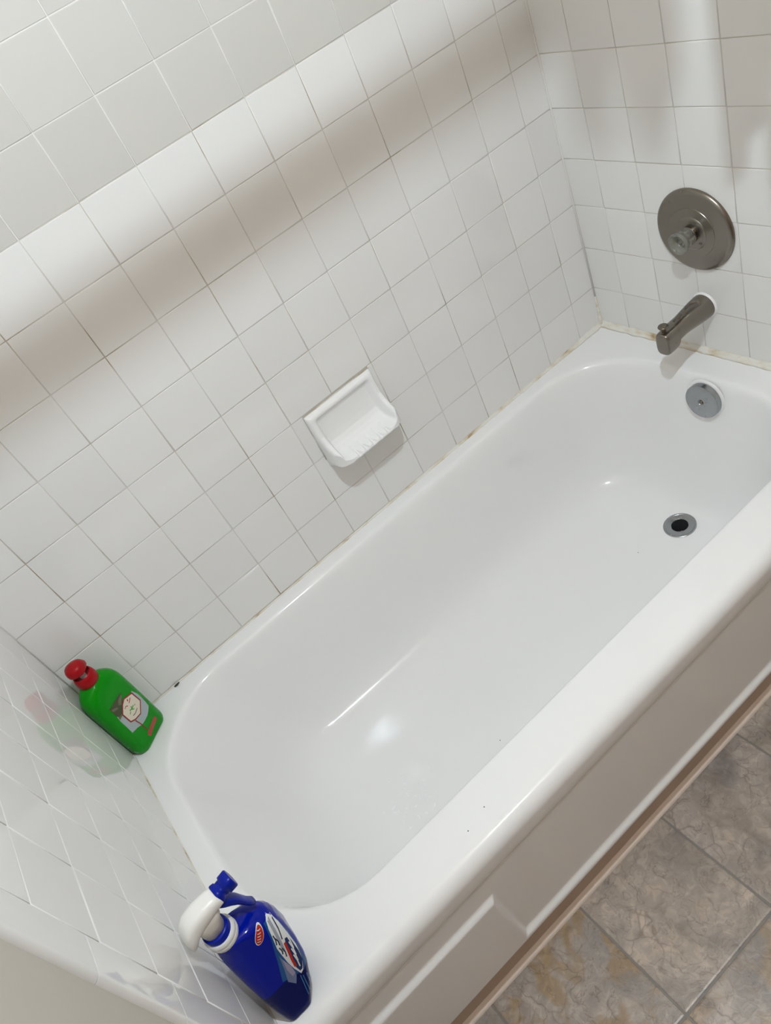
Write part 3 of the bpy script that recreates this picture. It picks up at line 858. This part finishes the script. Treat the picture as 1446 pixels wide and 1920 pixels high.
v, f = hl([(0.0192, 0.1910), (0.0192, 0.2020), (0.0180, 0.2035), (0.0120, 0.2035)], 36, False, True)
obj('collar', mesh('collar', v, f, M['trigger_blue']), blue, label='blue collar band')
# sprayer head: sections along the nozzle axis (local x), y half width, z bottom, z top
hr = math.radians(8)
HM = Matrix.Translation((HX, HY, 0.019)) @ Matrix.Rotation(hr, 4, 'Z')
def head(name, secs, m, parent, n=20, ex=0.75, **kw):
    rs = []
    for x, hw, z0, z1, *yc in secs:
        cy = yc[0] if yc else 0.0
        ring = []
        for j in range(n):
            a = 2 * math.pi * j / n
            ca, sa = math.cos(a), math.sin(a)
            ring.append(HM @ Vector((x, cy + hw * math.copysign(abs(ca) ** ex, ca), (z0 + z1) / 2 + (z1 - z0) / 2 * math.copysign(abs(sa) ** ex, sa))))
        rs.append(ring)
    v, f = rings(rs, True, True, True)
    return obj(name, mesh(name, v, f, m), parent, **kw)
sh = head('sprayer_shroud', [(-0.0335, 0.006, 0.193, 0.203), (-0.0325, 0.0105, 0.1905, 0.212), (-0.0290, 0.0138, 0.192, 0.2225), (-0.0230, 0.0158, 0.197, 0.2315), (-0.0140, 0.0168, 0.206, 0.2385), (-0.002, 0.0166, 0.211, 0.2410), (0.012, 0.0158, 0.2135, 0.2405), (0.024, 0.0148, 0.2145, 0.2385), (0.0335, 0.0140, 0.2150, 0.2365), (0.0345, 0.0125, 0.2165, 0.2350)], M['shroud'], blue, label='white sprayer shroud')
rs = [[HM @ Vector((p[0], p[1], p[2])) for p in rrect(hx, hy, r_, z, 6, 2, cx, 0)] for z, hx, hy, r_, cx in ((0.1850, 0.0160, 0.0140, .0135, 0.0), (0.2000, 0.0175, 0.0145, .013, 0.001), (0.2080, 0.0200, 0.0145, .011, 0.003), (0.2200, 0.0215, 0.0135, .010, 0.004))]
v, f = rings(rs, True, True, True)
obj('sprayer_shank', mesh('sprayer_shank', v, f, M['shank']), blue, label='cream sprayer shank')
nz_ = head('nozzle', [(0.0330, 0.0118, 0.2145, 0.2370), (0.0345, 0.0128, 0.2135, 0.2380), (0.0400, 0.0118, 0.2150, 0.2370), (0.0410, 0.0100, 0.2170, 0.2355), (0.0470, 0.0098, 0.2175, 0.2360), (0.0480, 0.0118, 0.2150, 0.2385), (0.0590, 0.0120, 0.2148, 0.2390), (0.0605, 0.0110, 0.2160, 0.2378), (0.0600, 0.0080, 0.2190, 0.2345)], M['trigger_blue'], blue, ex=0.6, label='blue twist nozzle')
# trigger lever: curved bar hanging from the head
TRG = [(0.0280, 0.2160, 0.0105, 0.006), (0.0330, 0.2080, 0.0105, 0.0065), (0.0390, 0.1990, 0.0100, 0.0060), (0.0440, 0.1890, 0.0095, 0.0050), (0.0470, 0.1780, 0.0090, 0.0042), (0.0500, 0.1670, 0.0085, 0.0036), (0.0550, 0.1580, 0.0070, 0.0030)]
rs = []
for i, (x, z, hw, ht) in enumerate(TRG):
    a = TRG[max(i - 1, 0)]; b = TRG[min(i + 1, len(TRG) - 1)]
    d = Vector((b[0] - a[0], 0, b[1] - a[1])).normalized(); nn2 = Vector((-d.z, 0, d.x))
    rs.append([HM @ (Vector((x, 0, z)) + Vector((0, 1, 0)) * hw * math.copysign(abs(math.cos(t)) ** 0.7, math.cos(t)) + nn2 * ht * math.copysign(abs(math.sin(t)) ** 0.7, math.sin(t))) for t in [2 * math.pi * j / 16 for j in range(16)]])
v, f = rings(rs, True, True, True)
obj('trigger', mesh('trigger', v, f, M['trigger_blue']), blue, label='blue trigger lever')
# printed label on the broad face that looks out of the alcove (-y), and the red oval by the neck
def bax(u, z):
    return Vector((u, -0.2, z)), Vector((0, 1, 0))
def bdec(name, poly, m, off):
    return decal(name, poly, bbvh, M[m], bb_, None, bax, off, step=0.003)
bdec('label_band', [(0.0490, 0.1585), (0.0421, 0.1369), (0.0325, 0.1145), (0.0282, 0.1038), (0.0126, 0.0694), (0.0250, 0.0640), (0.0420, 0.0575), (0.0520, 0.0600), (0.0590, 0.0880), (0.0625, 0.1150), (0.0630, 0.1380), (0.0590, 0.1540)], 'p_teal', 0.0003)
bdec('label_facet', [(0.0342, 0.1080), (0.0340, 0.0950), (0.0345, 0.0751), (0.0312, 0.0608), (0.0231, 0.0500), (0.0176, 0.0629), (0.0261, 0.0841)], 'p_grey', 0.0005)
bdec('label_facet', [(0.0340, 0.1000), (0.0350, 0.0800), (0.0330, 0.0660), (0.0270, 0.0640), (0.0280, 0.0800)], 'p_lilac', 0.0007)
bdec('label_swoosh', [(0.0575, 0.1570), (0.0530, 0.1565), (0.0491, 0.1499), (0.0394, 0.1202), (0.0376, 0.1070), (0.0357, 0.0899), (0.0355, 0.0725), (0.0372, 0.0575), (0.0427, 0.0601), (0.0513, 0.0732), (0.0557, 0.0854), (0.0587, 0.0957), (0.0612, 0.1166), (0.0625, 0.1372), (0.0615, 0.1500)], 'p_white', 0.0009)
bdec('label_swoosh', stroke([(0.0560, 0.1545), (0.0530, 0.1420), (0.0490, 0.1270), (0.0430, 0.1080)], 0.0042), 'p_silver', 0.0011)
bdec('label_oval', [(0.0488, 0.1103), (0.0545, 0.1200), (0.0585, 0.1160), (0.0583, 0.1065), (0.0553, 0.0861), (0.0513, 0.0732), (0.0428, 0.0625), (0.0388, 0.0625), (0.0385, 0.0719), (0.0415, 0.0893)], 'p_oval', 0.0012)
bdec('label_stripe', stroke([(0.0512, 0.1172), (0.0472, 0.1033), (0.0428, 0.0899), (0.0392, 0.0745)], 0.0034), 'p_red', 0.0015)
for a, b in (((0.0604, 0.1480), (0.0520, 0.1230)), ((0.0475, 0.1400), (0.0425, 0.1250)), ((0.0420, 0.1190), (0.0395, 0.1060)), ((0.0445, 0.1150), (0.0405, 0.0985)), ((0.0470, 0.1340), (0.0450, 0.1210))):
    m_ = ((a[0] + b[0]) / 2 + 0.0012, (a[1] + b[1]) / 2)
    bdec('label_print', stroke([a, m_, b], 0.0016), 'p_dark', 0.0013)
for k in range(4):
    u, z = 0.0440 + 0.0036 * k, 0.0800 + 0.0095 * k
    bdec('label_print', stroke([(u - 0.0010, z - 0.0110), (u + 0.0022, z), (u + 0.0040, z + 0.0120)], 0.0016), 'p_white', 0.0015)
for a, b in (((0.0345, 0.0560), (0.0235, 0.0200)), ((0.0370, 0.0529), (0.0290, 0.0240)), ((0.0420, 0.0500), (0.0370, 0.0350))):
    bdec('label_print', stroke([a, b], 0.0011), 'p_sky', 0.0008)
LOGO = [(0.0360 + 0.0105 * math.cos(a) * 0.75 - 0.0045 * math.sin(a), 0.1560 + 0.0090 * math.cos(a) + 0.0035 * math.sin(a)) for a in [2 * math.pi * k / 20 for k in range(20)]]
bdec('label_logo', grow(LOGO, 1.12), 'p_white', 0.0005)
bdec('label_logo', LOGO, 'p_red', 0.0008)
for k in range(5):
    u, z = 0.0310 + 0.0024 * k, 0.1500 + 0.0030 * k
    bdec('label_print', stroke([(u - 0.0022, z + 0.0020), (u + 0.0004, z - 0.0002), (u + 0.0022, z - 0.0004)], 0.0010), 'p_white', 0.0011)

# ------------------------------------------------------------------ droplets on the tub floor
V, Fc = [], []
def drop(x, y, r, el=1.0, a=0.0):
    b = len(V); z = floor_z(x) + 0.0003; n = 8
    for rr_, h in ((1.0, 0.0), (0.85, 0.16), (0.5, 0.28)):
        for j in range(n):
            t = 2 * math.pi * j / n
            px, py = r * rr_ * math.cos(t) * el, r * rr_ * math.sin(t)
            V.append((x + px * math.cos(a) - py * math.sin(a), y + px * math.sin(a) + py * math.cos(a), z + r * h))
    V.append((x, y, z + r * 0.45))
    for q in (0, 1):
        for j in range(n):
            k = (j + 1) % n
            Fc.append((b + q * n + j, b + q * n + k, b + (q + 1) * n + k, b + (q + 1) * n + j))
    for j in range(n):
        Fc.append((b + 2 * n + j, b + 2 * n + (j + 1) % n, b + 3 * n))
for k in range(70):
    x, y = R.gauss(-1.143, 0.030), R.gauss(-0.395, 0.030)
    drop(x, y, R.uniform(0.0007, 0.0024), R.uniform(1, 2.2), R.uniform(0, 3.1))
obj('water_droplets', mesh('water_droplets', V, Fc, M['water']), kind='stuff', label='tiny water droplets coloured white for their glints, scattered on the white tub floor', category='water')

# ------------------------------------------------------------------ what lights and shades the alcove: ceiling lamp, curtain rod, curtain thrown over it
LC = BULBS[0][0]
lamp = empty('ceiling_light', (LC[0], LC[1], CEIL), 'ceiling light with a bare bulb in front of the tub', 'light')
def lp(o):
    o.matrix_parent_inverse = Matrix.Translation((-LC[0], -LC[1], -CEIL)); return o
v, f = lathe([(0.075, CEIL), (0.075, CEIL - 0.012), (0.060, CEIL - 0.022), (0.020, CEIL - 0.026), (0.020, LC[2] + 0.055), (0.024, LC[2] + 0.050), (0.024, LC[2] + 0.028), (0.012, LC[2] + 0.026)], 32, False, True)
lp(obj('lamp_base', mesh('lamp_base', [(p[0] + LC[0], p[1] + LC[1], p[2]) for p in v], f, M['nozzle_white']), lamp))
for (bx_, by_, bz_), st in BULBS:
    em = mat('bulb_glow', (1, 1, 1), 0.4, Emission_Strength=st, Emission_Color=(*BULB_COLOR, 1))
    v, f = lathe([(max(1e-4, BULB_R * math.sin(math.pi * k / 14)), -BULB_R * math.cos(math.pi * k / 14)) for k in range(15)], 24)
    lp(obj('bulb', mesh('bulb', [(p[0] + bx_, p[1] + by_, p[2] + bz_) for p in v], f, em), lamp))
ROD = (-0.722, 1.408)
RODR = 0.0165
v, f = tube([(XL + 0.0005, *ROD), (-0.75, *ROD), (-0.0005, *ROD)], RODR, 24)
rod = obj('curtain_rod', mesh('curtain_rod', v, f, M['chrome']), label='straight shower curtain rod across the tub opening', category='curtain rod')
M['cloth'] = mat('curtain_cloth', (0.62, 0.50, 0.40), 0.8)
# a curtain thrown over the rod near the faucet end: a small bunch, a taut stretch, then the main drape
def hem(x):
    a = 1.215 + 0.16 * min(1.0, abs(x + 0.524) / 0.044) ** 1.5
    b = 0.960 + 0.42 * sstep(-0.376, -0.410, x)
    return min(1.378, a, b)
rows = []
nx = 180
for i in range(nx + 1):
    x = -0.572 + (0.572 - 0.012) * i / nx
    h = hem(x); w = 0.012 * sstep(1.375, 1.30, h)
    ph = x * 2 * math.pi / 0.034
    row = []
    for k in range(15):                                           # front fall
        z = h + (ROD[1] - h) * k / 14
        t = 1 - k / 14
        row.append((x, ROD[0] - RODR - 0.004 - w * (0.6 + 0.6 * math.sin(ph)) * min(1, t * 3), z))
    for k in range(1, 8):
        a = math.pi * k / 8
        row.append((x, ROD[0] - (RODR + 0.004) * math.cos(a), ROD[1] + (RODR + 0.004) * math.sin(a)))
    for k in range(15):                                           # back fall
        z = ROD[1] + (h + 0.01 - ROD[1]) * k / 14
        t = k / 14
        row.append((x, ROD[0] + RODR + 0.004 + w * (0.6 + 0.6 * math.cos(ph)) * min(1, t * 3), z))
    rows.append(row)
v, f = rings(rows, False)
obj('shower_curtain', mesh('shower_curtain', v, f, M['cloth']), label='beige cloth curtain thrown over the faucet end of the curtain rod', category='curtain')
